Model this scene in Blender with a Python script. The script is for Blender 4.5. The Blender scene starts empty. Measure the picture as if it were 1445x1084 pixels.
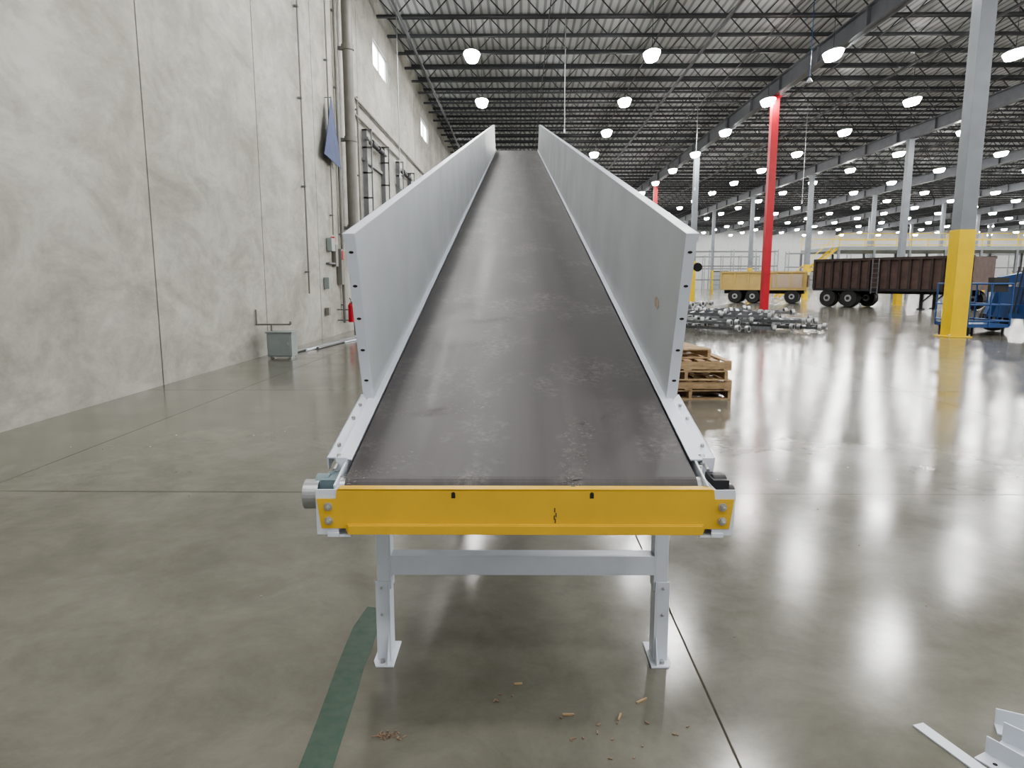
import bpy, math, random
from mathutils import Vector, Matrix
random.seed(7)
D=bpy.data
scene=bpy.context.scene
# ------------------------------------------------------------ materials
def mat(name,c1,c2=None,scale=5.0,rough=0.5,metal=0.0,bump=0.0,stretch=(1,1,1),rough2=None,detail=6,spec=0.5):
    m=D.materials.new(name); m.use_nodes=True
    nt=m.node_tree; b=nt.nodes['Principled BSDF']
    if c2 is None: c2=tuple(x*0.85 for x in c1)
    tc=nt.nodes.new('ShaderNodeTexCoord'); mp=nt.nodes.new('ShaderNodeMapping')
    mp.inputs['Scale'].default_value=stretch
    nz=nt.nodes.new('ShaderNodeTexNoise'); nz.inputs['Scale'].default_value=scale; nz.inputs['Detail'].default_value=detail
    rp=nt.nodes.new('ShaderNodeValToRGB')
    rp.color_ramp.elements[0].position=0.3; rp.color_ramp.elements[1].position=0.7
    rp.color_ramp.elements[0].color=(*c1,1); rp.color_ramp.elements[1].color=(*c2,1)
    L=nt.links.new
    L(tc.outputs['Object'],mp.inputs['Vector']); L(mp.outputs['Vector'],nz.inputs['Vector'])
    L(nz.outputs['Fac'],rp.inputs['Fac']); L(rp.outputs['Color'],b.inputs['Base Color'])
    b.inputs['Roughness'].default_value=rough; b.inputs['Metallic'].default_value=metal
    b.inputs['Specular IOR Level'].default_value=spec
    if rough2 is not None:
        mr=nt.nodes.new('ShaderNodeMapRange'); mr.inputs['To Min'].default_value=rough; mr.inputs['To Max'].default_value=rough2
        mr.inputs['From Min'].default_value=0.3; mr.inputs['From Max'].default_value=0.7
        L(nz.outputs['Fac'],mr.inputs['Value']); L(mr.outputs['Result'],b.inputs['Roughness'])
    if bump:
        bp=nt.nodes.new('ShaderNodeBump'); bp.inputs['Strength'].default_value=bump; bp.inputs['Distance'].default_value=0.02
        L(nz.outputs['Fac'],bp.inputs['Height']); L(bp.outputs['Normal'],b.inputs['Normal'])
    return m
def emis(name,c,s):
    m=D.materials.new(name); m.use_nodes=True
    b=m.node_tree.nodes['Principled BSDF']
    b.inputs['Base Color'].default_value=(0.8,0.8,0.8,1)
    b.inputs['Emission Color'].default_value=(*c,1); b.inputs['Emission Strength'].default_value=s
    return m

def concrete_wall():
    m=D.materials.new('tilt_up_concrete'); m.use_nodes=True; nt=m.node_tree; b=nt.nodes['Principled BSDF']; L=nt.links.new; N=nt.nodes.new
    tc=N('ShaderNodeTexCoord')
    def noise(sc,st,det=6,ro=0.6,dist=0.0):
        mp=N('ShaderNodeMapping'); mp.inputs['Scale'].default_value=st; L(tc.outputs['Object'],mp.inputs['Vector'])
        n=N('ShaderNodeTexNoise'); n.inputs['Scale'].default_value=sc; n.inputs['Detail'].default_value=det; n.inputs['Roughness'].default_value=ro
        n.inputs['Distortion'].default_value=dist
        L(mp.outputs['Vector'],n.inputs['Vector']); return n
    a=noise(0.35,(1,1,0.9),5); c=noise(0.8,(1,0.9,1.4),11,0.72,0.6); d=noise(6,(1,0.5,1.0),8,0.75)
    r1=N('ShaderNodeValToRGB'); e=r1.color_ramp.elements
    e[0].position=0.35; e[0].color=(0.325,0.318,0.280,1); e[1].position=0.66; e[1].color=(0.425,0.420,0.382,1)
    L(a.outputs['Fac'],r1.inputs['Fac'])
    r2=N('ShaderNodeValToRGB'); e=r2.color_ramp.elements
    e[0].position=0.36; e[0].color=(0.70,0.695,0.675,1); e[1].position=0.62; e[1].color=(1.07,1.07,1.07,1)
    L(c.outputs['Fac'],r2.inputs['Fac'])
    r3=N('ShaderNodeValToRGB'); e=r3.color_ramp.elements
    e[0].position=0.30; e[0].color=(0.84,0.84,0.825,1); e[1].position=0.58; e[1].color=(1,1,1,1)
    L(d.outputs['Fac'],r3.inputs['Fac'])
    m1=N('ShaderNodeMixRGB'); m1.blend_type='MULTIPLY'; m1.inputs[0].default_value=1
    L(r1.outputs[0],m1.inputs[1]); L(r2.outputs[0],m1.inputs[2])
    m2=N('ShaderNodeMixRGB'); m2.blend_type='MULTIPLY'; m2.inputs[0].default_value=1
    L(m1.outputs[0],m2.inputs[1]); L(r3.outputs[0],m2.inputs[2])
    L(m2.outputs[0],b.inputs['Base Color']); b.inputs['Roughness'].default_value=0.65
    bp=N('ShaderNodeBump'); bp.inputs['Strength'].default_value=0.1; bp.inputs['Distance'].default_value=0.02
    L(c.outputs['Fac'],bp.inputs['Height']); L(bp.outputs['Normal'],b.inputs['Normal'])
    return m

def floor_mat():
    m=D.materials.new('polished_concrete'); m.use_nodes=True; nt=m.node_tree; b=nt.nodes['Principled BSDF']; L=nt.links.new; N=nt.nodes.new
    tc=N('ShaderNodeTexCoord'); sep=N('ShaderNodeSeparateXYZ'); L(tc.outputs['Object'],sep.inputs[0])
    def noise(sc,det=6,ro=0.6,dist=0.0):
        n=N('ShaderNodeTexNoise'); n.inputs['Scale'].default_value=sc; n.inputs['Detail'].default_value=det; n.inputs['Roughness'].default_value=ro
        n.inputs['Distortion'].default_value=dist
        L(tc.outputs['Object'],n.inputs['Vector']); return n
    a=noise(0.4,7,0.6,0.4); c=noise(2.2,12,0.76,0.3); d=noise(1.3,5,0.6)
    r1=N('ShaderNodeValToRGB'); e=r1.color_ramp.elements
    e[0].position=0.33; e[0].color=(0.132,0.126,0.104,1); e[1].position=0.68; e[1].color=(0.192,0.185,0.157,1)
    L(a.outputs['Fac'],r1.inputs['Fac'])
    r2=N('ShaderNodeValToRGB'); e=r2.color_ramp.elements
    e[0].position=0.33; e[0].color=(0.76,0.76,0.75,1); e[1].position=0.67; e[1].color=(1.14,1.14,1.14,1)
    L(c.outputs['Fac'],r2.inputs['Fac'])
    m1=N('ShaderNodeMixRGB'); m1.blend_type='MULTIPLY'; m1.inputs[0].default_value=1
    L(r1.outputs[0],m1.inputs[1]); L(r2.outputs[0],m1.inputs[2])
    def mth(op,a_,b_):
        n=N('ShaderNodeMath'); n.operation=op
        for i,v in enumerate((a_,b_)):
            if v is None: continue
            if isinstance(v,(int,float)): n.inputs[i].default_value=v
            else: L(v,n.inputs[i])
        return n.outputs[0]
    def line(out,off,sp,w):
        s=mth('SUBTRACT',out,off-w/2); f=mth('FLOORED_MODULO',s,sp); return mth('LESS_THAN',f,w)
    lx=line(sep.outputs['X'],0.69,4.6,0.009); ly=line(sep.outputs['Y'],4.7,4.6,0.014)
    j=mth('MAXIMUM',lx,ly)
    jj=mth('MULTIPLY',j,0.65)
    m2=N('ShaderNodeMixRGB'); L(jj,m2.inputs[0]); L(m1.outputs[0],m2.inputs[1]); m2.inputs[2].default_value=(0.035,0.032,0.026,1)
    L(m2.outputs[0],b.inputs['Base Color'])
    mr=N('ShaderNodeMapRange'); mr.inputs['From Min'].default_value=0.3; mr.inputs['From Max'].default_value=0.7
    mr.inputs['To Min'].default_value=0.115; mr.inputs['To Max'].default_value=0.205; L(d.outputs['Fac'],mr.inputs['Value'])
    rj=mth('MULTIPLY',j,0.5); rs=mth('ADD',mr.outputs[0],rj)
    L(rs,b.inputs['Roughness'])
    js=mth('SUBTRACT',1.0,j); sp=mth('MULTIPLY',js,0.52); L(sp,b.inputs['Specular IOR Level'])
    bp=N('ShaderNodeBump'); bp.inputs['Strength'].default_value=0.045; bp.inputs['Distance'].default_value=0.01
    L(c.outputs['Fac'],bp.inputs['Height']); L(bp.outputs['Normal'],b.inputs['Normal'])
    return m

def belt_mat():
    m=D.materials.new('belt_rubber'); m.use_nodes=True; nt=m.node_tree; b=nt.nodes['Principled BSDF']; L=nt.links.new; N=nt.nodes.new
    tc=N('ShaderNodeTexCoord')
    def noise(sc,st,det=5,ro=0.6):
        mp=N('ShaderNodeMapping'); mp.inputs['Scale'].default_value=st; L(tc.outputs['Object'],mp.inputs['Vector'])
        n=N('ShaderNodeTexNoise'); n.inputs['Scale'].default_value=sc; n.inputs['Detail'].default_value=det; n.inputs['Roughness'].default_value=ro
        L(mp.outputs['Vector'],n.inputs['Vector']); return n.outputs['Fac']
    streak=noise(9,(1,0.05,0.05)); blot=noise(3.4,(1.2,0.7,0.7),5,0.6); fine=noise(38,(1,1,1),5,0.75)
    def ramp(f,p0,p1,c0,c1):
        r=N('ShaderNodeValToRGB'); e=r.color_ramp.elements; e[0].position=p0; e[1].position=p1; e[0].color=c0; e[1].color=c1; L(f,r.inputs['Fac']); return r.outputs[0]
    base=ramp(streak,0.3,0.7,(0.044,0.040,0.041,1),(0.086,0.080,0.080,1))
    mb=ramp(blot,0.50,0.64,(0,0,0,1),(1,1,1,1)); mf=ramp(fine,0.44,0.62,(0,0,0,1),(0.5,0.5,0.5,1))
    mu=N('ShaderNodeMath'); mu.operation='MULTIPLY'; L(mb,mu.inputs[0]); L(mf,mu.inputs[1])
    mx=N('ShaderNodeMixRGB'); L(mu.outputs[0],mx.inputs[0]); L(base,mx.inputs[1]); mx.inputs[2].default_value=(0.20,0.187,0.18,1)
    L(mx.outputs[0],b.inputs['Base Color'])
    rr=ramp(streak,0.3,0.7,(0.42,0.42,0.42,1),(0.56,0.56,0.56,1)); L(rr,b.inputs['Roughness'])
    return m
def deck_mat():
    m=D.materials.new('roof_deck_metal'); m.use_nodes=True; nt=m.node_tree; b=nt.nodes['Principled BSDF']; L=nt.links.new; N=nt.nodes.new
    tc=N('ShaderNodeTexCoord'); w=N('ShaderNodeTexWave'); w.wave_type='BANDS'; w.bands_direction='X'; w.inputs['Scale'].default_value=1.05
    L(tc.outputs['Object'],w.inputs['Vector'])
    r=N('ShaderNodeValToRGB'); e=r.color_ramp.elements; e[0].position=0.15; e[0].color=(0.20,0.21,0.215,1); e[1].position=0.4; e[1].color=(0.47,0.48,0.48,1)
    L(w.outputs['Fac'],r.inputs['Fac']); L(r.outputs[0],b.inputs['Base Color']); b.inputs['Roughness'].default_value=0.5
    return m
M={}
M['wall']=concrete_wall(); M['floor']=floor_mat(); M['belt']=belt_mat(); M['deck']=deck_mat()
M['gap']=mat('joint_dark',(0.05,0.05,0.045))
M['joist']=mat('joist_grey_paint',(0.032,0.034,0.038),(0.045,0.047,0.052),rough=0.55)
M['girder']=mat('girder_grey',(0.085,0.088,0.098),(0.11,0.115,0.125),scale=2,rough=0.5)
M['colgrey']=mat('column_grey',(0.17,0.185,0.205),(0.20,0.22,0.24),scale=2,rough=0.45)
M['red']=mat('red_paint',(0.44,0.010,0.022),(0.36,0.008,0.018),scale=2,rough=0.4)
M['yellow']=mat('safety_yellow',(0.72,0.50,0.010),(0.64,0.44,0.012),scale=3,rough=0.4)
M['panel_y']=mat('yellow_enamel',(0.68,0.43,0.050),(0.60,0.38,0.046),scale=7,rough=0.35,rough2=0.5)
M['white']=mat('white_enamel',(0.64,0.68,0.75),(0.58,0.62,0.69),scale=6,rough=0.3,rough2=0.42)
M['guard']=mat('guard_paint',(0.44,0.47,0.485),(0.40,0.43,0.445),scale=2,rough=0.28,rough2=0.4)
M['steel']=mat('galvanised',(0.45,0.46,0.47),(0.36,0.37,0.38),scale=20,rough=0.35,metal=0.8)
M['steeld']=mat('galvanised_dull',(0.18,0.19,0.20),(0.11,0.115,0.12),scale=12,rough=0.5,metal=0.5)
M['zinc']=mat('zinc_bolt',(0.6,0.6,0.58),(0.4,0.4,0.38),scale=60,rough=0.35,metal=0.9)
M['black']=mat('black_rubber',(0.02,0.02,0.022),rough=0.5)
M['tealgrey']=mat('bearing_grey',(0.13,0.19,0.21),(0.17,0.23,0.25),scale=30,rough=0.4)
M['wood']=mat('pallet_wood',(0.46,0.33,0.19),(0.28,0.19,0.11),scale=9,rough=0.75,stretch=(1,4,4))
M['chip']=mat('wood_chip',(0.26,0.18,0.13),(0.17,0.12,0.085),scale=50,rough=0.8)
M['green']=mat('green_floor_paint',(0.034,0.072,0.050),(0.058,0.090,0.068),scale=24,rough=0.26,detail=8)
M['brown']=mat('rusty_brown',(0.060,0.037,0.032),(0.10,0.060,0.050),scale=3,rough=0.7)
M['brownd']=mat('rusty_brown_dark',(0.028,0.018,0.016),(0.045,0.029,0.025),scale=3,rough=0.7)
M['truckyel']=mat('truck_yellow',(0.56,0.41,0.14),(0.44,0.33,0.14),scale=2,rough=0.5)
M['blue']=mat('lift_blue',(0.02,0.075,0.22),(0.018,0.06,0.18),scale=3,rough=0.4)
M['banner']=mat('blue_banner',(0.045,0.07,0.17),(0.032,0.052,0.13),scale=3,rough=0.7)
M['box']=mat('cabinet_grey',(0.25,0.28,0.275),(0.21,0.24,0.235),scale=5,rough=0.45)
M['pipe']=mat('pipe_grey',(0.18,0.175,0.155),(0.145,0.14,0.122),scale=3,rough=0.5)
M['track']=mat('track_grey',(0.16,0.165,0.17),(0.12,0.125,0.13),scale=3,rough=0.45)
M['door']=mat('dock_door_white',(0.45,0.46,0.46),(0.40,0.41,0.41),scale=2,rough=0.4)
M['dark']=mat('dark_hole',(0.02,0.018,0.016))
M['dust']=mat('dust_print',(0.18,0.167,0.16),(0.075,0.069,0.068),scale=35,rough=0.6)
M['dustf']=mat('dust_faint',(0.12,0.110,0.107),(0.066,0.060,0.060),scale=35,rough=0.6)
M['tan']=mat('label_tan',(0.50,0.42,0.34),(0.36,0.26,0.18),scale=30,rough=0.6)
M['lamp']=emis('lamp_lens',(1.0,0.99,0.97),125)
M['pane']=emis('window_pane',(0.95,0.98,1.0),8)

# ------------------------------------------------------------ mesh builder
class MB:
    def __init__(s): s.v=[];s.f=[];s.m=[];s.mats=[]
    def mi(s,k):
        if k not in s.mats: s.mats.append(k)
        return s.mats.index(k)
    def add(s,vs,fs,k):
        o=len(s.v); s.v+= [tuple(v) for v in vs]; i=s.mi(k)
        for f in fs: s.f.append(tuple(o+a for a in f)); s.m.append(i)
    def box(s,x0,x1,y0,y1,z0,z1,k,X=None):
        vs=[Vector((x,y,z)) for z in (z0,z1) for y in (y0,y1) for x in (x0,x1)]
        if X: vs=[X(v) for v in vs]
        s.add(vs,[(0,2,3,1),(4,5,7,6),(0,1,5,4),(2,6,7,3),(0,4,6,2),(1,3,7,5)],k)
    def bar(s,p,q,w,h,k,up=(0,0,1)):
        p=Vector(p);q=Vector(q);d=(q-p).normalized();u=Vector(up)
        if abs(d.dot(u))>0.98: u=Vector((0,1,0))
        a=d.cross(u).normalized(); b=a.cross(d)
        vs=[e+a*(w/2*i)+b*(h/2*j) for e in (p,q) for j in (-1,1) for i in (-1,1)]
        s.add(vs,[(0,1,3,2),(4,6,7,5),(0,4,5,1),(2,3,7,6),(0,2,6,4),(1,5,7,3)],k)
    def cyl(s,p,q,r,k,n=16,r2=None,cap=True):
        p=Vector(p);q=Vector(q);d=(q-p).normalized();u=Vector((0,0,1))
        if abs(d.z)>0.9: u=Vector((0,1,0))
        a=d.cross(u).normalized(); b=a.cross(d); r2=r if r2 is None else r2
        vs=[]
        for e,rr in ((p,r),(q,r2)):
            for i in range(n):
                t=2*math.pi*i/n; vs.append(e+a*math.cos(t)*rr+b*math.sin(t)*rr)
        fs=[(i,(i+1)%n,n+(i+1)%n,n+i) for i in range(n)]
        if cap: fs+=[tuple(range(n-1,-1,-1)),tuple(range(n,2*n))]
        s.add(vs,fs,k)
    def torus(s,c,axis,R,r,k,n=24,m=8):
        c=Vector(c);ax=Vector(axis).normalized();u=Vector((0,0,1)) if abs(ax.z)<0.9 else Vector((1,0,0))
        a=ax.cross(u).normalized();b=ax.cross(a);vs=[];fs=[]
        for i in range(n):
            t=2*math.pi*i/n;d=a*math.cos(t)+b*math.sin(t)
            for j in range(m):
                p=2*math.pi*j/m; vs.append(c+d*(R+r*math.cos(p))+ax*(r*math.sin(p)))
        for i in range(n):
            for j in range(m):
                fs.append((i*m+j,((i+1)%n)*m+j,((i+1)%n)*m+(j+1)%m,i*m+(j+1)%m))
        s.add(vs,fs,k)
    def prism(s,pts,off,k):
        n=len(pts);o=Vector(off);vs=[Vector(p) for p in pts]+[Vector(p)+o for p in pts]
        s.add(vs,[tuple(range(n)),tuple(range(2*n-1,n-1,-1))]+[(i,n+i,n+(i+1)%n,(i+1)%n) for i in range(n)],k)
    def wheel(s,c,axis,R,w,k='black',hub='steel'):
        c=Vector(c);a=Vector(axis).normalized()
        s.cyl(c-a*w/2,c+a*w/2,R*0.93,k,24); s.torus(c-a*w*0.22,a,R*0.8,R*0.2,k); s.torus(c+a*w*0.22,a,R*0.8,R*0.2,k)
        s.cyl(c-a*(w/2+0.03),c+a*(w/2+0.03),R*0.38,hub,16)
        s.cyl(c-a*(w/2+0.07),c+a*(w/2+0.07),R*0.18,k,12)
    def obj(s,name,parent=None,bevel=0,smooth=False,loc=None,rotz=0):
        me=D.meshes.new(name); me.from_pydata(s.v,[],s.f)
        for k in s.mats: me.materials.append(M[k])
        me.polygons.foreach_set('material_index',s.m)
        import bmesh
        bm=bmesh.new(); bm.from_mesh(me); bmesh.ops.recalc_face_normals(bm,faces=bm.faces); bm.to_mesh(me); bm.free()
        if smooth:
            me.polygons.foreach_set('use_smooth',[True]*len(me.polygons))
        me.update()
        o=D.objects.new(name,me); scene.collection.objects.link(o)
        if smooth:
            es=o.modifiers.new('split','EDGE_SPLIT'); es.split_angle=math.radians(35)
        if bevel:
            b=o.modifiers.new('bevel','BEVEL'); b.width=bevel; b.segments=2; b.limit_method='ANGLE'
        if parent: o.parent=parent
        if loc: o.location=loc
        o.rotation_euler[2]=rotz
        return o
def empty(name,loc=(0,0,0),rotz=0):
    e=D.objects.new(name,None); e.empty_display_size=0.2; scene.collection.objects.link(e); e.location=loc; e.rotation_euler[2]=rotz; return e

# ------------------------------------------------------------ room shell
XW=-5.2; XR=105; YF=130; YB=-14; ZC=11.55
b=MB(); b.box(XW-0.4,XR,YB,YF+0.4,-0.3,0,'floor'); b.obj('floor')
b=MB(); b.box(XW-0.4,XR,YB,YF+0.4,ZC,ZC+0.2,'deck'); b.obj('ceiling')
b=MB(); j=[YB,-6.8,-2.7,1.45,5.6,9.75,13.95,17.8,22.8]
y=28.7
while y<YF: j.append(y); y+=5.9
j.append(YF)
wins={22.8:(25.3,28.0),34.6:(37.0,39.8),46.4:(48.8,51.6),58.2:(60.6,63.4),70.0:(72.4,75.2)}
for a,c in zip(j[:-1],j[1:]):
    g=0.016; w=None
    for k,v in wins.items():
        if abs(k-a)<0.3: w=v
    if w:
        b.box(XW-0.2,XW,a+g,c-g,0,9.05,'wall'); b.box(XW-0.2,XW,a+g,c-g,9.95,ZC,'wall')
        b.box(XW-0.2,XW,a+g,w[0],9.05,9.95,'wall'); b.box(XW-0.2,XW,w[1],c-g,9.05,9.95,'wall')
    else: b.box(XW-0.2,XW,a+g,c-g,0,ZC,'wall')
    b.box(XW-0.19,XW-0.018,c-0.02,c+0.02,0,ZC,'gap')
b.obj('wall_left')
for n,(k,v) in enumerate(wins.items()):
    b=MB(); y0,y1=v
    b.box(XW-0.15,XW-0.12,y0,y1,9.05,9.95,'pane')
    for q in (y0,(y0+y1)/2-0.02,y1-0.05): b.box(XW-0.12,XW-0.06,q,q+0.05,9.05,9.95,'steel')
    b.box(XW-0.12,XW-0.06,y0,y1,9.05,9.10,'steel'); b.box(XW-0.12,XW-0.06,y0,y1,9.90,9.95,'steel')
    b.obj('window_%d'%(n+1))
b=MB()
x=XW
while x<XR:
    b.box(x+0.012,min(x+7,XR)-0.012,YF,YF+0.2,0,ZC,'door'); x+=7
b.box(XW,XR,YF+0.19,YF+0.4,0,ZC,'gap'); b.obj('wall_far')
b=MB(); b.box(XR,XR+0.3,YB,YF+0.4,0,ZC,'wall'); b.obj('wall_right')
n=0
for x in range(12,100,8):
    n+=1; b=MB(); b.box(x,x+3,YF-0.08,YF-0.01,0,3.2,'box')
    for z in (0.8,1.6,2.4): b.box(x,x+3,YF-0.1,YF-0.08,z,z+0.04,'gap')
    b.box(x-0.15,x,YF-0.14,YF-0.01,0,3.4,'yellow'); b.box(x+3,x+3.15,YF-0.14,YF-0.01,0,3.4,'yellow'); b.box(x-0.15,x+3.15,YF-0.14,YF-0.01,3.2,3.4,'gap')
    b.obj('door_%d'%n)

# ------------------------------------------------------------ roof structure
b=MB(); zb,zt=10.75,11.42
x0,x1=XW+0.1,XR-0.3
for dx in (-0.05,0.05):
    b.box(x0,x1,dx-0.02,dx+0.02,zt-0.05,zt+0.06,'joist'); b.box(x0,x1,dx-0.025,dx+0.025,zb-0.04,zb+0.04,'joist')
x=x0
while x<x1-1.3:
    b.bar((x,0,zt),(x+0.65,0,zb),0.035,0.035,'joist'); b.bar((x+0.65,0,zb),(x+1.3,0,zt),0.035,0.035,'joist'); x+=1.3
jo=b.obj('joist')
par=empty('roof_joists'); jo.parent=par; jo.location.y=2
y=4
while y<YF-1:
    o=D.objects.new('joist',jo.data); scene.collection.objects.link(o); o.parent=par; o.location.y=y; y+=1.97
b=MB()
for x in [1.0+4.2*i for i in range(25)]:
    b.box(x-0.02,x+0.02,1,YF-0.5,zb-0.07,zb-0.035,'joist'); 
for x in (-4.2,7.2,16.5,28,40): b.cyl((x,1,10.55),(x,YF-1,10.55),0.06,'joist',8)
b.obj('joist_bridging',par)
gx=[11.8,23.5,35.2,46.9,58.6,70.3,82,93.7]
b=MB()
for x in gx:
    b.box(x-0.16,x+0.16,0,YF-0.1,10.62,10.67,'girder'); b.box(x-0.16,x+0.16,0,YF-0.1,9.95,10.0,'girder'); b.box(x-0.02,x+0.02,0,YF-0.1,9.95,10.67,'girder')
    yy=1
    while yy<YF-0.2: b.box(x-0.15,x+0.15,yy,yy+0.02,10.0,10.62,'girder'); yy+=3.94
b.obj('roof_girders')
def column(x,y,body,w=0.34,yel=2.85,top=9.94):
    b=MB(); h=w/2
    if yel: 
        b.box(x-h-0.02,x+h+0.02,y-h-0.02,y+h+0.02,0.02,yel,'yellow')
    b.box(x-h,x+h,y-h,y+h,0.02 if not yel else yel,top,body)
    b.box(x-h-0.12,x+h+0.12,y-h-0.12,y+h+0.12,0,0.03,'yellow' if yel else body)
    for sx in (-1,1):
        for sy in (-1,1): b.cyl((x+sx*(h+0.07),y+sy*(h+0.07),0.03),(x+sx*(h+0.07),y+sy*(h+0.07),0.08),0.02,'zinc',8)
    b.box(x-h-0.08,x+h+0.08,y-h-0.08,y+h+0.08,top-0.05,top,body)
    b.obj('support_column',bevel=0.012)
column(11.8,18.7,'colgrey',0.40)
column(11.8,33.3,'red',0.33,0)
for y in (47.5,76,90,104): column(11.8,y,'colgrey')
column(11.8,61.5,'red',0.34,0)
for y in (43,57,71,85,99): column(23.5,y,'colgrey')
column(35.2,55,'red',0.34,0)
for y in (70,85,100): column(35.2,y,'colgrey')
column(46.9,54,'red',0.34,0)
for y in (78,94): column(46.9,y,'colgrey')
for x in gx[4:]:
    for y in (75,90,105): column(x,y,'colgrey')
# high bay lights: oval lens under an oval reflector housing
b=MB()
def oval(cx,cy,z,rx,ry,n=12): return [(cx+rx*math.cos(2*math.pi*i/n),cy+ry*math.sin(2*math.pi*i/n),z) for i in range(n)]
xs=[-1.8+6.6*i for i in range(16)]; ys=[-6.5+6.6*i for i in range(21)]
for i,x in enumerate(xs):
    for k,y in enumerate(ys):
        if i==0 and k>6 : continue
        x2=x-0.55 if abs(min((abs(x-g) for g in gx)))<0.4 else x
        lo=oval(x2,y,9.54,0.22,0.46); mid=oval(x2,y,9.74,0.30,0.58); up=oval(x2,y,9.88,0.14,0.3); n=12
        b.add(lo+mid,[tuple(range(n-1,-1,-1))]+[(q,(q+1)%n,n+(q+1)%n,n+q) for q in range(n)],'lamp')
        m2=oval(x2,y,9.742,0.32,0.60)
        b.add(m2+up,[tuple(range(n-1,-1,-1)),tuple(range(n,2*n))]+[(q,(q+1)%n,n+(q+1)%n,n+q) for q in range(n)],'steel')
        b.bar((x2,y,9.88),(x2,y,ZC-0.01),0.015,0.015,'joist')
b.obj('high_bay_lights')

# ------------------------------------------------------------ conveyor
A=math.radians(13.5); ca,sa=math.cos(A),math.sin(A); Z0=0.88; LEN=17.6
def X(v): return Vector((v.x, v.y*ca-v.z*sa, Z0+v.y*sa+v.z*ca))
P=lambda x,s,n: X(Vector((x,s,n)))
cv=empty('belt_conveyor',(0.003,2.0,0),math.radians(0.36))
b=MB(); r=0.05; prof=[]
c0=(0.065,-r); c1=(LEN,-r)
for i in range(13):
    t=math.pi/2+math.pi*i/12; prof.append((c0[0]+r*math.cos(t),c0[1]+r*math.sin(t)))
for i in range(13):
    t=-math.pi/2+math.pi*i/12; prof.append((c1[0]+r*math.cos(t),c1[1]+r*math.sin(t)))
n=len(prof); vs=[P(-0.547,*p) for p in prof]+[P(0.547,*p) for p in prof]
b.add(vs,[(i,(i+1)%n,n+(i+1)%n,n+i) for i in range(n)],'belt')
b.obj('belt',cv)
b=MB()
def boot(cx,cs,ang,size=1.0,dens=0.6,k_='dust'):
    c_,s_=math.cos(ang),math.sin(ang); rr=random.random
    for i in range(150):
        u=random.uniform(-0.14,0.15)
        hw=0.05 if u>0.0 else (0.037 if u<-0.05 else 0.030)
        if u>0.11: hw=0.036
        if rr()>dens: continue
        v=random.uniform(-hw,hw); uu=u*size; vv=v*size
        x=cx+uu*s_+vv*c_; s=cs+uu*c_-vv*s_
        w=0.007*size*random.uniform(.3,1.2); h=0.005*size*random.uniform(.4,1.3)
        q=[P(x+w*math.cos(t)*random.uniform(.6,1.2),s+h*math.sin(t)*random.uniform(.6,1.2),0.0006) for t in (0,1.05,2.1,3.14,4.2,5.25)]
        b.add(q,[(0,1,2,3,4,5)],k_)
for t in ((-0.26,0.58,1.2,1,.75),(0.20,0.33,0.2,1,.9),(0.17,0.12,0.1,.9,.75),(-0.27,1.33,1.4,1,.7,'dust'),(-0.45,0.12,0.9,.9,.6,'dust'),(-0.43,0.74,0.4,.9,.55,'dustf'),(-0.13,1.75,1.3,1,.7,'dust'),
          (0.12,1.5,0.1,1,.6,'dustf'),(0.3,1.0,0.3,1,.5,'dustf'),(-0.05,2.5,0.2,1.1,.7,'dustf'),(-0.2,2.9,1,1.1,.6,'dustf'),(0.2,2.3,-.2,1,.6,'dustf'),(-0.1,0.9,0.2,1,.5,'dustf'),(0.36,0.6,0.2,1,.5,'dustf'),
          (0.05,1.15,0.4,1,.6,'dustf'),(0.25,1.7,-.3,1,.6,'dustf'),(-0.35,2.0,.5,1,.6,'dustf'),(0.0,3.3,.1,1.2,.6,'dustf'),(-0.15,4.4,.1,1.2,.6,'dustf'),(-0.38,0.55,1.2,.8,.5,'dust')):
    boot(*t)
b.obj('dust_prints',cv)
b=MB()
for sd in (-1,1):
    def bx(xa,xb,s0,s1,n0,n1,k): b.box(min(sd*xa,sd*xb),max(sd*xa,sd*xb),s0,s1,n0,n1,k,X)
    bx(0.565,0.572,0.0,LEN+0.1,-0.16,0.006,'white')
    bx(0.551,0.60,0.16,LEN+0.1,0.004,0.010,'white')
    bx(0.572,0.61,0.0,LEN+0.1,-0.16,-0.153,'white')
    bx(0.572,0.645,0.20,0.74,-0.012,-0.006,'white')
    bx(0.639,0.645,0.20,0.74,-0.05,-0.006,'white')
    for s_ in (0.28,0.5,0.62): 
        b.cyl(P(sd*0.622,s_,-0.006),P(sd*0.622,s_,0.006),0.007,'zinc',8)
    s_=1.5
    while s_<LEN:
        bx(0.572,0.58,s_,s_+0.25,-0.14,-0.02,'white'); s_+=3.0
b.box(-0.56,0.56,0.1,LEN,-0.155,-0.150,'guard',X)
b.obj('frame',cv,bevel=0.0015)
H=0.652; S0=0.665
def XG(v):
    l=v.z/H*0.018-0.004
    return X(Vector((v.x+(l if v.x>0 else -l),v.y,v.z)))
PG=lambda x,s,n: XG(Vector((x,s,n)))
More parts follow.
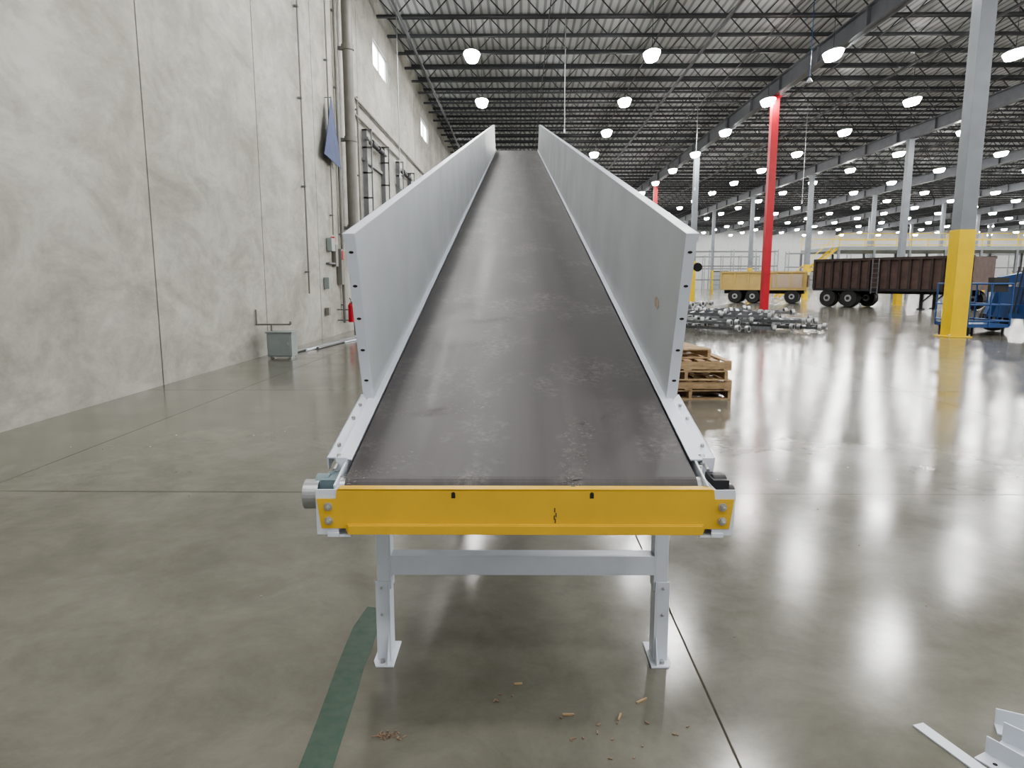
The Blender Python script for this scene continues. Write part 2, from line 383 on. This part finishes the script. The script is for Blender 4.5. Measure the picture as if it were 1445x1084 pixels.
for sd,nm in ((-1,'guard_left'),(1,'guard_right')):
    b=MB()
    def bx(xa,xb,s0,s1,n0,n1,k): b.box(min(sd*xa,sd*xb),max(sd*xa,sd*xb),s0,s1,n0,n1,k,XG)
    s_=S0+0.003
    while s_<LEN-0.1:
        e=min(s_+2.9,LEN+0.1)
        bx(0.580,0.584,s_,e-0.006,0.012,H,'guard')
        bx(0.584,0.627,s_,e-0.006,H-0.004,H,'white')
        bx(0.623,0.627,s_,e-0.006,H-0.03,H,'white')
        bx(0.584,0.610,s_,e-0.006,0.012,0.016,'white')
        bx(0.587,0.620,e-0.05,e-0.046,0.03,H-0.03,'white'); bx(0.587,0.620,s_+0.04,s_+0.044,0.03,H-0.03,'white')
        s_=e
    pts=[(0.580,-0.012),(0.596,-0.012),(0.620,0.022),(0.620,H-0.03),(0.627,H),(0.580,H)]
    b.prism([PG(sd*x,S0,n_) for x,n_ in pts],P(0,S0-0.004,0)-P(0,S0,0),'white')
    for k in range(5):
        n_=0.085+0.125*k; q=[]
        for i in range(12):
            t=2*math.pi*i/12; q.append(PG(sd*(0.601+0.009*math.cos(t)),S0-0.0045,n_+0.005*math.sin(t)))
        b.prism(q,P(0,-0.0005,0)-P(0,0,0),'dark')
    if sd==1:
        b.prism([PG(0.579,1.02+0.045*c,0.30+0.024*d) for c,d in ((-.6,-1),(.7,-.8),(1,.3),(.3,1),(-.8,.8),(-1,-.1))],(-0.0008,0,0),'tan')
        b.cyl(P(0.690,0.82,0.495),P(0.690,0.83,0.495),0.017,'black',24)
        b.bar(P(0.63,0.833,0.495),P(0.690,0.833,0.495),0.006,0.010,'steel')
    b.obj(nm,cv,bevel=0.001)
# tail guard panel (yellow)
b=MB()
yf=-0.025; px=0.012
main=[(-0.63,0.850),(-0.618,0.757),(-0.545,0.757),(-0.54,0.742),(0.54,0.742),(0.545,0.757),(0.618,0.757),(0.63,0.850),(0.572,0.850),(0.568,0.880),(-0.568,0.880),(-0.572,0.850)]
b.prism([(x+px,yf,z) for x,z in main],(0,0.005,0),'panel_y')
b.box(-0.54+px,0.54+px,yf-0.006,yf,0.768,0.772,'panel_y')
b.box(-0.535+px,0.535+px,yf-0.012,yf-0.0005,0.742,0.769,'panel_y')
b.box(-0.565+px,0.565+px,yf,0.012,0.876,0.881,'panel_y')
for x in (-0.204,0.213):
    b.prism([(x-0.006,yf-0.0005,0.853),(x+0.006,yf-0.0005,0.853),(x+0.006,yf-0.0005,0.868),(x+0.003,yf-0.0005,0.872),(x-0.003,yf-0.0005,0.872),(x-0.006,yf-0.0005,0.868)],(0,-0.0008,0),'dark')
for i,(x,z) in enumerate(((0.100,0.815),(0.104,0.800),(0.099,0.792),(0.102,0.781))): b.box(x,x+0.0035,yf-0.001,yf,z-0.006,z+0.008,'brown')
b.obj('tail_cover',cv,bevel=0.0012)
b=MB()
for sd in (-1,1):
    def bx(xa,xb,y0,y1,z0,z1,k): b.box(min(sd*xa,sd*xb)+px,max(sd*xa,sd*xb)+px,y0,y1,z0,z1,k)
    bx(0.567,0.634,yf+0.0055,yf+0.010,0.735,0.878,'white')
    bx(0.574,0.580,yf+0.01,0.30,0.735,0.874,'white')
    bx(0.53,0.60,yf+0.002,0.05,0.729,0.736,'white')
    bx(0.565,0.60,-0.03,-0.02,0.732,0.745,'white')
    for z in (0.782,0.826):
        x=sd*0.595+px
        b.cyl((x,yf,z),(x,yf-0.004,z),0.013,'zinc',20); b.cyl((x,yf-0.004,z),(x,yf-0.013,z),0.009,'zinc',6)
        b.cyl((x,yf-0.013,z),(x,yf-0.020,z),0.005,'zinc',10)
    b.cyl((sd*0.58,0.07,0.852),(sd*0.66,0.07,0.852),0.02,'zinc',16)
    bx(0.582,0.63,0.03,0.13,0.82,0.893,'tealgrey' if sd<0 else 'black')
    b.cyl((sd*0.625,0.05,0.842),(sd*(0.672 if sd<0 else 0.660),0.05,0.842),0.046 if sd<0 else 0.032,'steel' if sd<0 else 'black',28)
    b.cyl((sd*0.60,0.07,0.865),(sd*0.64,0.07,0.865),0.036,'tealgrey' if sd<0 else 'black',28)
    b.cyl((sd*0.595,0.10,0.905),(sd*0.595,0.25,0.94),0.006,'zinc',10)
    b.cyl((sd*0.595,0.17,0.905),(sd*0.595,0.185,0.935),0.012,'zinc',6)
    bx(0.576,0.612,0.14,0.146,0.88,0.935,'white')
b.obj('tail_bearings',cv,bevel=0.001)
b=MB(); b.cyl((-0.575,0.07,0.848),(0.575,0.07,0.848),0.044,'steel',24)
e=P(0,LEN,-0.05); b.cyl((-0.575,e.y,e.z),(0.575,e.y,e.z),0.046,'steel',24)
b.obj('pulleys',cv,smooth=True)
def support(yl,k):
    b=MB(); top=Z0+yl*math.tan(A)-0.165/ca; px=0.010
    for sd in (-1,1):
        def bx(xa,xb,y0,y1,z0,z1,kk='white'): b.box(min(sd*xa,sd*xb)+px,max(sd*xa,sd*xb)+px,yl+y0,yl+y1,z0,z1,kk)
        bx(0.515,0.521,-0.035,0.035,min(0.30,top*0.4),top); bx(0.521,0.570,-0.035,-0.030,min(0.30,top*0.4),top); bx(0.521,0.570,0.030,0.035,min(0.30,top*0.4),top)
        bx(0.521,0.527,-0.042,0.042,0.006,0.335); bx(0.527,0.577,-0.042,-0.036,0.006,0.335); bx(0.527,0.577,0.036,0.042,0.006,0.335)
        b.prism([(sd*0.505+px,yl-0.09,0),(sd*0.575+px,yl-0.09,0),(sd*0.590+px,yl-0.05,0),(sd*0.590+px,yl+0.06,0),(sd*0.575+px,yl+0.1,0),(sd*0.505+px,yl+0.1,0)],(0,0,0.007),'white')
        b.prism([(sd*0.527+px,yl-0.042,0.007),(sd*0.527+px,yl-0.042,0.11),(sd*0.527+px,yl-0.085,0.007)],(sd*0.005,0,0),'white')
        b.cyl((sd*0.552+px,yl-0.066,0.007),(sd*0.552+px,yl-0.066,0.022),0.010,'zinc',6)
        for z in (0.31,0.20): b.cyl((sd*0.552+px,yl-0.042,z),(sd*0.552+px,yl-0.05,z),0.006,'zinc',6)
        bx(0.51,0.60,-0.05,0.05,top-0.006,top)
    zs=[0.36]
    while zs[-1]+1.4<top: zs.append(zs[-1]+1.4)
    for z in zs:
        b.box(-0.515+px,0.515+px,yl-0.035,yl-0.030,z,z+0.078,'white'); b.box(-0.515+px,0.515+px,yl-0.03,yl+0.03,z+0.073,z+0.078,'white'); b.box(-0.515+px,0.515+px,yl-0.03,yl+0.03,z,z+0.005,'white')
    b.obj('support_%d'%k,cv,bevel=0.0015)
for k,yl in enumerate((0.56,5.0,9.5,14.0,16.8)): support(yl,k+1)

# ------------------------------------------------------------ left wall furniture
b=MB()
py=20.5
b.cyl((-4.93,py,3.0),(-4.93,py,ZC-0.1),0.15,'pipe',20); b.cyl((-4.93,py,0),(-4.93,py,3.0),0.09,'pipe',16)
for z in (3.0,5.5,8,10.4): b.cyl((-4.93,py,z),(-4.93,py,z+0.14),0.18,'pipe',20); b.box(-5.19,-4.93,py-0.04,py+0.04,z,z+0.1,'track')
b.obj('downspout_pipe',smooth=True)
b=MB()
for y,z0,z1,r in ((19.85,0.3,ZC-0.2,0.045),(18.95,2.75,ZC-0.2,0.02),(16.6,1.2,9,0.02),(21.4,0.3,9,0.05),(22.3,0.3,7.2,0.03)):
    b.cyl((-5.12,y,z0),(-5.12,y,z1),r,'pipe',10)
    z=z0+0.5
    while z<z1: b.box(-5.19,-5.09,y-r-0.02,y+r+0.02,z,z+0.04,'track'); z+=2
b.cyl((-5.12,21.4,6.6),(-5.12,30,6.6),0.04,'pipe',10); b.cyl((-5.12,21.4,7.1),(-5.12,45,7.1),0.04,'pipe',10)
b.obj('electrical_conduit_run')
b=MB(); b.prism([(-5.02,18.85,6.35),(-5.02,19.2,5.6),(-5.02,19.65,4.6),(-5.02,18.0,4.72),(-5.02,18.4,5.4)],(0.01,0,0),'banner')
b.bar((-5.19,18.85,6.3),(-5.02,18.85,6.3),0.02,0.02,'track'); b.obj('blue_pennant_banner')
b=MB(); dy=0.9
b.box(-5.19,-5.05,17.6+dy,17.95+dy,2.3,2.65,'box'); b.box(-5.19,-5.08,18.1+dy,18.35+dy,1.9,2.5,'pipe'); b.box(-5.19,-5.08,18.0+dy,18.15+dy,2.55,2.7,'red'); b.box(-5.19,-5.10,17.5+dy,18.3+dy,1.95,2.0,'track')
b.box(-5.19,-5.05,17.2+dy,17.4+dy,1.3,1.6,'box'); b.box(-5.19,-5.05,18.55+dy,18.85+dy,1.4,2.4,'pipe'); b.box(-5.05,-5.03,18.6+dy,18.8+dy,2.1,2.35,'red')
b.box(-5.19,-5.08,18.1,18.3,0.6,0.8,'pipe')
b.obj('electrical_boxes',bevel=0.01)
b=MB()
c=(-4.80,19.35)
b.cyl((c[0],c[1],0.35),(c[0],c[1],0.82),0.085,'red',20); b.cyl((c[0],c[1],0.82),(c[0],c[1],0.90),0.085,'red',20,0.035); b.cyl((c[0],c[1],0.90),(c[0],c[1],0.97),0.03,'zinc',12)
b.bar((c[0],c[1]-0.02,0.98),(c[0],c[1]-0.16,1.03),0.02,0.015,'black'); b.cyl((c[0]+0.03,c[1]-0.05,0.94),(c[0]+0.1,c[1]-0.05,0.55),0.015,'black',8)
b.bar((-5.19,c[1],0.7),(c[0]-0.08,c[1],0.7),0.05,0.03,'track'); b.bar((-5.19,c[1],0.4),(c[0]-0.08,c[1],0.4),0.05,0.03,'track')
b.obj('fire_extinguisher')
b=MB()
b.box(-4.93,-4.45,13.15,13.5,0.04,0.52,'box'); b.box(-4.91,-4.47,13.135,13.15,0.06,0.5,'box'); b.box(-4.95,-4.43,13.12,13.52,0.50,0.53,'box')
b.box(-4.90,-4.86,13.2,13.4,0,0.04,'steel'); b.box(-4.52,-4.48,13.2,13.4,0,0.04,'steel'); b.box(-4.53,-4.50,13.12,13.135,0.25,0.32,'steel')
b.cyl((-4.88,13.3,0.53),(-4.88,13.3,0.66),0.018,'pipe',10); b.cyl((-4.88,13.3,0.66),(-4.5,13.3,0.66),0.018,'pipe',10); b.cyl((-4.5,13.3,0.66),(-4.5,13.3,0.72),0.022,'pipe',10)
b.cyl((-4.88,13.3,0.66),(-5.19,13.3,0.66),0.018,'pipe',10); b.cyl((-5.17,13.3,0.66),(-5.17,13.3,0.95),0.018,'pipe',10)
b.obj('electrical_cabinet',bevel=0.004)
b=MB()
for i,(x,y0,y1,r) in enumerate(((-4.75,14.2,18.6,0.03),(-4.62,14.6,18.3,0.025),(-4.5,15.0,19.0,0.03),(-4.3,16.6,18.8,0.02))):
    b.cyl((x,y0,r),(x+0.35,y1,r),r,'white' if i%2 else 'track',10)
b.obj('loose_conduit_pipes')
for n,y in enumerate((23.2,29.3,41,53)):
    e=empty('dock_door_assembly')
    b=MB(); b.box(-5.18,-5.12,y,y+2.8,0,3.1,'door')
    for z in (0.6,1.2,1.8,2.4): b.box(-5.12,-5.11,y,y+2.8,z,z+0.03,'gap')
    b.obj('door_panel',e)
    b=MB()
    for yy in (y-0.12,y+2.85):
        b.box(-5.18,-5.02,yy,yy+0.06,0,6.4,'track'); b.box(-4.9,-4.86,yy,yy+0.06,3.4,6.4,'track')
        for z in (3.4,4.2,5.0,5.8,6.35): b.box(-5.18,-4.86,yy,yy+0.05,z,z+0.05,'track')
    b.cyl((-5.0,y-0.2,6.1),(-5.0,y+3.0,6.1),0.05,'track',12); b.cyl((-5.0,y+0.5,6.1),(-5.0,y+1.2,6.1),0.10,'joist',16); b.cyl((-5.0,y+1.6,6.1),(-5.0,y+2.3,6.1),0.10,'joist',16)
    b.box(-5.18,-5.1,y-0.2,y+3,5.4,5.5,'track')
    b.obj('track_frame',e)
# ------------------------------------------------------------ floor marks and scraps
b=MB()
n=24
L_=[];R_=[]
for i in range(n+1):
    yy=-1+3.95*i/n; sl=0.045*(2.95-yy)
    L_.append((-0.738+sl+random.uniform(-.003,.003),yy)); R_.append((-0.628+sl+random.uniform(-.004,.004),yy))
L_[-1]=(-0.71,2.97)
for i in range(n):
    b.add([(L_[i][0],L_[i][1],0.001),(R_[i][0],R_[i][1],0.001),(R_[i+1][0],R_[i+1][1],0.001),(L_[i+1][0],L_[i+1][1],0.001)],[(0,1,2,3)],'green')
b.obj('green_floor_stripe')
b=MB()
for cx,cy,nn,sp in ((-0.44,2.06,26,0.025),(-0.02,2.28,4,0.05),(0.22,2.1,5,0.08),(0.35,2.02,6,0.08),(0.45,2.1,5,0.08)):
    for i in range(nn):
        x=cx+random.gauss(0,sp);y=min(cy+random.gauss(0,sp*0.6),2.4);a=random.uniform(0,3.14);l=random.uniform(.005,.018)
        b.bar((x,y,0.002),(x+l*math.cos(a),y+l*math.sin(a),0.002),0.0045,0.004,'chip')
for x,y,a,l in ((-0.02,2.36,0.1,.03),(0.15,2.18,0.0,.04),(0.34,2.15,1.2,.04),(0.42,2.25,0.6,.05)):
    b.bar((x,y,0.003),(x+l*math.cos(a),y+l*math.sin(a),0.003),0.006,0.005,'wood')
b.obj('wood_chips')
b=MB()
for i in range(40):
    x=random.choice((random.uniform(-4.6,-0.9),random.uniform(0.9,3.5)));y=random.uniform(2,9);l=random.uniform(.004,.01)
    b.bar((x,y,0.002),(x+l,y+l*0.5,0.002),0.005,0.004,'chip' if i%2 else 'door')
b.obj('floor_debris')
b=MB()
def angle(p,q,w,t=0.005):
    p=Vector(p);q=Vector(q);d=(q-p).normalized();s_=Vector((0,0,1)).cross(d)
    b.bar(p+Vector((0,0,t/2)),q+Vector((0,0,t/2)),w,t,'white'); b.bar(p+s_*w/2+Vector((0,0,w/2)),q+s_*w/2+Vector((0,0,w/2)),t,w,'white')
    for f in (0.15,0.4,0.65,0.85):
        c=p.lerp(q,f)-s_*w*0.1; b.cyl(c+Vector((0,0,t)),c+Vector((0,0,t+0.0008)),0.007,'dark',12)
b.bar((1.36,2.14,0.003),(1.46,1.82,0.003),0.045,0.005,'white')
angle((1.47,1.99,0),(1.62,1.70,0),0.06)
angle((1.56,2.04,0),(1.73,1.80,0),0.07)
angle((1.61,2.12,0),(1.95,1.95,0),0.06)
b.obj('steel_angle_offcuts')
# ------------------------------------------------------------ pallets
def pallet(b,x,y,z,rot=0,w=1.05,l=1.1):
    R=Matrix.Rotation(rot,3,'Z'); T=lambda v:R@v+Vector((x,y,z))
    for i in range(3):
        xx=-w/2+i*(w-0.04)/2; b.box(xx,xx+0.04,-l/2,l/2,0.018,0.108,'wood',T)
    for i in range(7):
        yy=-l/2+i*(l-0.09)/6; b.box(-w/2,w/2,yy,yy+0.09,0.108,0.126,'wood',T)
    for i in (0,1,2):
        yy=-l/2+i*(l-0.1)/2; b.box(-w/2,w/2,yy,yy+0.1,0,0.018,'wood',T)
b=MB()
z=0
for i in range(4):
    pallet(b,2.12+random.uniform(-.03,.03),9.1+random.uniform(-.05,.05),z,random.uniform(-.05,.05)+(math.pi/2 if i%2 else 0)); z+=0.128
pallet(b,2.0,9.15,z+0.002,0.12,0.8,0.9)
b.obj('pallet_stack')
# ------------------------------------------------------------ jumbled galvanised frames
b=MB()
def ladder(x,y,z,rot,l=3.0,w=0.42,tilt=0.0,roll=0.0):
    R=Matrix.Rotation(rot,3,'Z')@Matrix.Rotation(tilt,3,'Y')@Matrix.Rotation(roll,3,'X'); T=lambda v:R@Vector(v)+Vector((x,y,z))
    km=random.choice(('steel','steeld','steeld'))
    for sy in (-w/2,w/2):
        b.bar(T((-l/2,sy,0.06)),T((l/2,sy,0.06)),0.04,0.08,km)
        for e in (-l/2,l/2):
            c=T((e,sy,0.08)); d=(T((e+1,sy,0.08))-c).normalized()
            b.cyl(c-d*0.05,c+d*0.05,0.095,'steel',16); b.cyl(c-d*0.054,c+d*0.054,0.06,'dark',16)
    k=-l/2+0.15
    while k<l/2: b.cyl(T((k,-w/2,0.06)),T((k,w/2,0.06)),0.035,'steeld' if int(k*10)%2 else 'steel',8); k+=0.30
for (x,y,r,nn) in ((5.6,20.0,-0.6,2),(6.4,20.3,-0.5,3),(7.4,20.4,-0.35,2),(8.2,20.6,-0.4,2),(5.5,21.9,-0.6,3),(6.7,22.1,-0.5,3),(7.9,22.3,-0.3,3),(5.6,24.0,-0.5,4),(7.2,24.4,-0.4,3),(6.2,26.0,-.5,4),(8.4,24.6,-.2,2)):
    z=0.05
    for i in range(nn):
        ladder(x+random.uniform(-.3,.3),y+random.uniform(-.3,.3),z+0.04,r+random.uniform(-.5,.5),random.uniform(1.3,1.9),0.5,random.uniform(-.03,.03),random.uniform(-.1,.1)); z+=0.18
b.obj('stacked_conveyor_frames')
# ------------------------------------------------------------ brown trailer
def frame_along(p,q):
    p=Vector((*p,0));q=Vector((*q,0));d=(q-p).normalized();s_=Vector((-d.y,d.x,0))
    return (q-p).length, (lambda v:p+d*v.x+s_*v.y+Vector((0,0,v.z))), d, s_
Lt,T,d,s_=frame_along((17.6,41.5),(22.4,34.4))
b=MB(); W=2.4; zt_=2.72
b.box(0,Lt,0,W,1.05,1.2,'brown',T); b.box(0,Lt,0,0.08,1.2,zt_,'brown',T); b.box(0,Lt,W-0.08,W,1.2,zt_,'brown',T); b.box(0,0.08,0,W,1.2,zt_-0.1,'brown',T); b.box(Lt-0.08,Lt,0,W,1.2,zt_,'brown',T)
k=0.0
while k<Lt: b.box(k,k+0.14,-0.12,0,1.05,zt_,'brownd',T); b.box(k,k+0.14,W,W+0.12,1.05,zt_,'brownd',T); k+=0.55
b.box(0,Lt,-0.13,0.1,zt_-0.08,zt_+0.06,'brownd',T); b.box(0,Lt,W-0.1,W+0.13,zt_-0.08,zt_+0.06,'brownd',T); b.box(0,Lt,-0.05,0.1,0.95,1.1,'black',T)
b.box(0.2,Lt-0.3,0.7,0.85,0.8,1.05,'black',T); b.box(0.2,Lt-0.3,W-0.85,W-0.7,0.8,1.05,'black',T)
for k in (0.9,2.2):
    for yy in (0.25,W-0.25): b.wheel(T(Vector((k,yy,0.53))),s_,0.53,0.45)
    b.cyl(T(Vector((k,0.2,0.53))),T(Vector((k,W-0.2,0.53))),0.08,'black')
for yy in (0.5,W-0.5):
    b.bar(T(Vector((6.0,yy,0))),T(Vector((6.0,yy,1.05))),0.12,0.12,'black'); b.bar(T(Vector((5.85,yy,0.03))),T(Vector((6.15,yy,0.03))),0.3,0.06,'black')
    b.bar(T(Vector((6.0,yy,0.35))),T(Vector((6.7,yy,1.0))),0.06,0.06,'black')
for yy in (3.6,3.95): b.bar(T(Vector((yy,-0.17,0.8))),T(Vector((yy,-0.17,zt_))),0.05,0.05,'steeld')
for i in range(7): b.bar(T(Vector((3.6,-0.17,0.9+0.26*i))),T(Vector((3.95,-0.17,0.9+0.26*i))),0.03,0.03,'steeld')
for yy in (0.25,W-0.25): b.wheel(T(Vector((Lt-0.7,yy,0.53))),s_,0.53,0.4)
b.obj('dump_trailer')
Lt,T,d,s_=frame_along((13.9,48),(18.9,45.6))
b=MB(); W=2.4
b.box(0,Lt,0,0.08,0.95,2.1,'truckyel',T); b.box(0,Lt,W-0.08,W,0.95,2.1,'truckyel',T); b.box(0,0.08,0,W,0.95,2.1,'truckyel',T); b.box(Lt-0.08,Lt,0,W,0.8,2.1,'truckyel',T); b.box(0,Lt,0,W,0.9,1.0,'truckyel',T)
k=0
while k<Lt: b.box(k,k+0.1,-0.08,0,0.9,2.1,'truckyel',T); k+=0.9
b.box(0,Lt,-0.1,0.05,2.05,2.16,'truckyel',T); b.box(0,Lt,-0.1,0.05,0.9,1.0,'truckyel',T)
b.box(Lt,Lt+0.05,0.2,W-0.2,1.1,1.9,'brown',T); b.box(0.2,Lt-0.2,0.6,W-0.6,0.65,0.9,'black',T)
b.box(3.4,Lt-0.3,-0.06,0,1.05,1.95,'tan',T)
for k in (1.0,2.15,Lt-0.9):
    for yy in (0.22,W-0.22): b.wheel(T(Vector((k,yy,0.48))),s_,0.48,0.42)
    b.cyl(T(Vector((k,0.2,0.48))),T(Vector((k,W-0.2,0.48))),0.08,'black')
b.obj('yellow_dump_truck_body')
# ------------------------------------------------------------ boom lift
b=MB(); ox,oy=13.4,19.8
b.box(ox+0.6,ox+2.9,oy-0.7,oy+0.9,0.45,0.85,'blue')
for wx in (ox+0.95,ox+2.6):
    for wy in (oy-0.85,oy+1.05): b.wheel((wx,wy,0.42),(0,1,0),0.42,0.3)
b.box(ox+0.75,ox+2.7,oy-0.6,oy+0.8,0.85,1.35,'blue'); b.box(ox+0.9,ox+1.7,oy-0.63,oy-0.6,0.92,1.28,'black')
b.box(ox+1.2,ox+2.5,oy-0.3,oy+0.5,1.35,1.75,'blue'); b.bar((ox+2.4,oy+0.1,1.9),(ox+0.35,oy+0.1,1.5),0.22,0.24,'blue'); b.bar((ox+0.4,oy+0.1,1.5),(ox+0.1,oy+0.1,0.55),0.15,0.18,'blue')
b.cyl((ox+1.0,oy-0.2,1.85),(ox+1.5,oy-0.2,2.2),0.05,'black',10)
for i in range(4): b.cyl((ox+0.35+0.12*i,oy-0.4,0.6),(ox+0.5+0.14*i,oy-0.4,1.9),0.022,'black',8)
b.box(ox+0.7,ox+1.0,oy-0.75,oy-0.55,1.5,1.95,'blue'); b.box(ox+0.75,ox+0.95,oy-0.77,oy-0.75,1.6,1.85,'black')
x0,x1,y0,y1=ox-1.0,ox+0.15,oy-0.75,oy+0.75
b.box(x0,x1,y0,y1,0.22,0.32,'blue')
for x in (x0,(x0+x1)/2,x1):
    for y in (y0,y1): b.cyl((x,y,0.25),(x,y,1.45),0.025,'blue',8)
for y in (y0+0.5,y0+1.0):
    for x in (x0,x1): b.cyl((x,y,0.25),(x,y,1.45),0.02,'blue',8)
for z in (0.4,0.85,1.43):
    b.cyl((x0,y0,z),(x1,y0,z),0.025,'blue',8); b.cyl((x0,y1,z),(x1,y1,z),0.025,'blue',8); b.cyl((x0,y0,z),(x0,y1,z),0.025,'blue',8); b.cyl((x1,y0,z),(x1,y1,z),0.025,'blue',8)
b.box(x0+0.65,x0+1.05,y0+0.05,y0+0.3,1.2,1.6,'black'); 
for x in (x0+0.1,x1-0.1):
    for y in (y0+0.1,y1-0.1): b.cyl((x,y,0),(x,y,0.22),0.04,'black',8)
b.obj('boom_lift')
# ------------------------------------------------------------ mezzanine and racking in the distance
b=MB(); x0,x1,y0,y1=27,60,59,67
b.box(x0,x1,y0,y1,4.1,4.4,'box'); 
x=x0
while x<=x1:
    for y in (y0+0.1,y1-0.1): b.box(x-0.09,x+0.09,y-0.09,y+0.09,0,4.1,'colgrey'); b.box(x-0.03,x+0.03,y-0.03,y+0.03,4.4,5.5,'yellow')
    x+=3
for z in (4.9,5.45):
    b.box(x0,x1,y0+0.07,y0+0.13,z,z+0.06,'yellow'); b.box(x0,x1,y1-0.13,y1-0.07,z,z+0.06,'yellow')
for i in range(16):
    b.box(x0-0.3*(16-i),x0-0.3*(15-i),y0+0.3,y0+1.3,0.27*i,0.27*i+0.05,'steel')
b.bar((x0-4.8,y0+0.3,0.1),(x0,y0+0.3,4.3),0.05,0.2,'yellow'); b.bar((x0-4.8,y0+1.3,0.1),(x0,y0+1.3,4.3),0.05,0.2,'yellow')
b.bar((x0-4.8,y0+0.3,1.1),(x0,y0+0.3,5.4),0.05,0.06,'yellow')
b.obj('mezzanine_platform')
for (xa,ya) in ((20,82),(34,88),(24,100),(60,92)):
    b=MB(); 
    for i in range(5):
        for yy in (0,1.1): b.box(xa+i*2.6-0.05,xa+i*2.6+0.05,ya+yy-0.05,ya+yy+0.05,0,5.2,'box')
        for z in range(5): b.bar((xa+i*2.6,ya,z+0.2),(xa+i*2.6,ya+1.1,z+0.9),0.04,0.04,'box')
    for z in (1.6,3.2,4.9):
        for yy in (0,1.1): b.box(xa,xa+4*2.6,ya+yy-0.04,ya+yy+0.04,z,z+0.12,'track')
    b.obj('pallet_rack')
b=MB()
for x,y,z in ((-4.2,24.5,5.2),(1.6,26,7.0),(10.2,25.5,8.6),(16,40,6),(9.4,38,6.5)):
    b.cyl((x,y,z),(x,y,ZC),0.015,'blue' if x==10.2 else 'steel',6); b.cyl((x,y,z-0.14),(x,y,z),0.12 if x==10.2 else 0.04,'white',12,0.03)
b.obj('hanging_drop_cables')

# ------------------------------------------------------------ world + camera
w=D.worlds.new('World'); scene.world=w; w.use_nodes=True
bg=w.node_tree.nodes['Background']; bg.inputs['Color'].default_value=(0.95,0.97,1.0,1); bg.inputs['Strength'].default_value=0.85
try: scene.view_settings.look='AgX - Medium High Contrast'
except Exception as ex: print(ex)
cam=D.cameras.new('camera'); co=D.objects.new('camera',cam); scene.collection.objects.link(co)
co.location=(0,0,1.5); co.rotation_euler=(math.radians(90-8.6),0,math.radians(0.7))
cam.sensor_width=36; cam.sensor_fit='HORIZONTAL'; cam.lens=36*960/1445; cam.clip_end=600; cam.clip_start=0.05
scene.camera=co
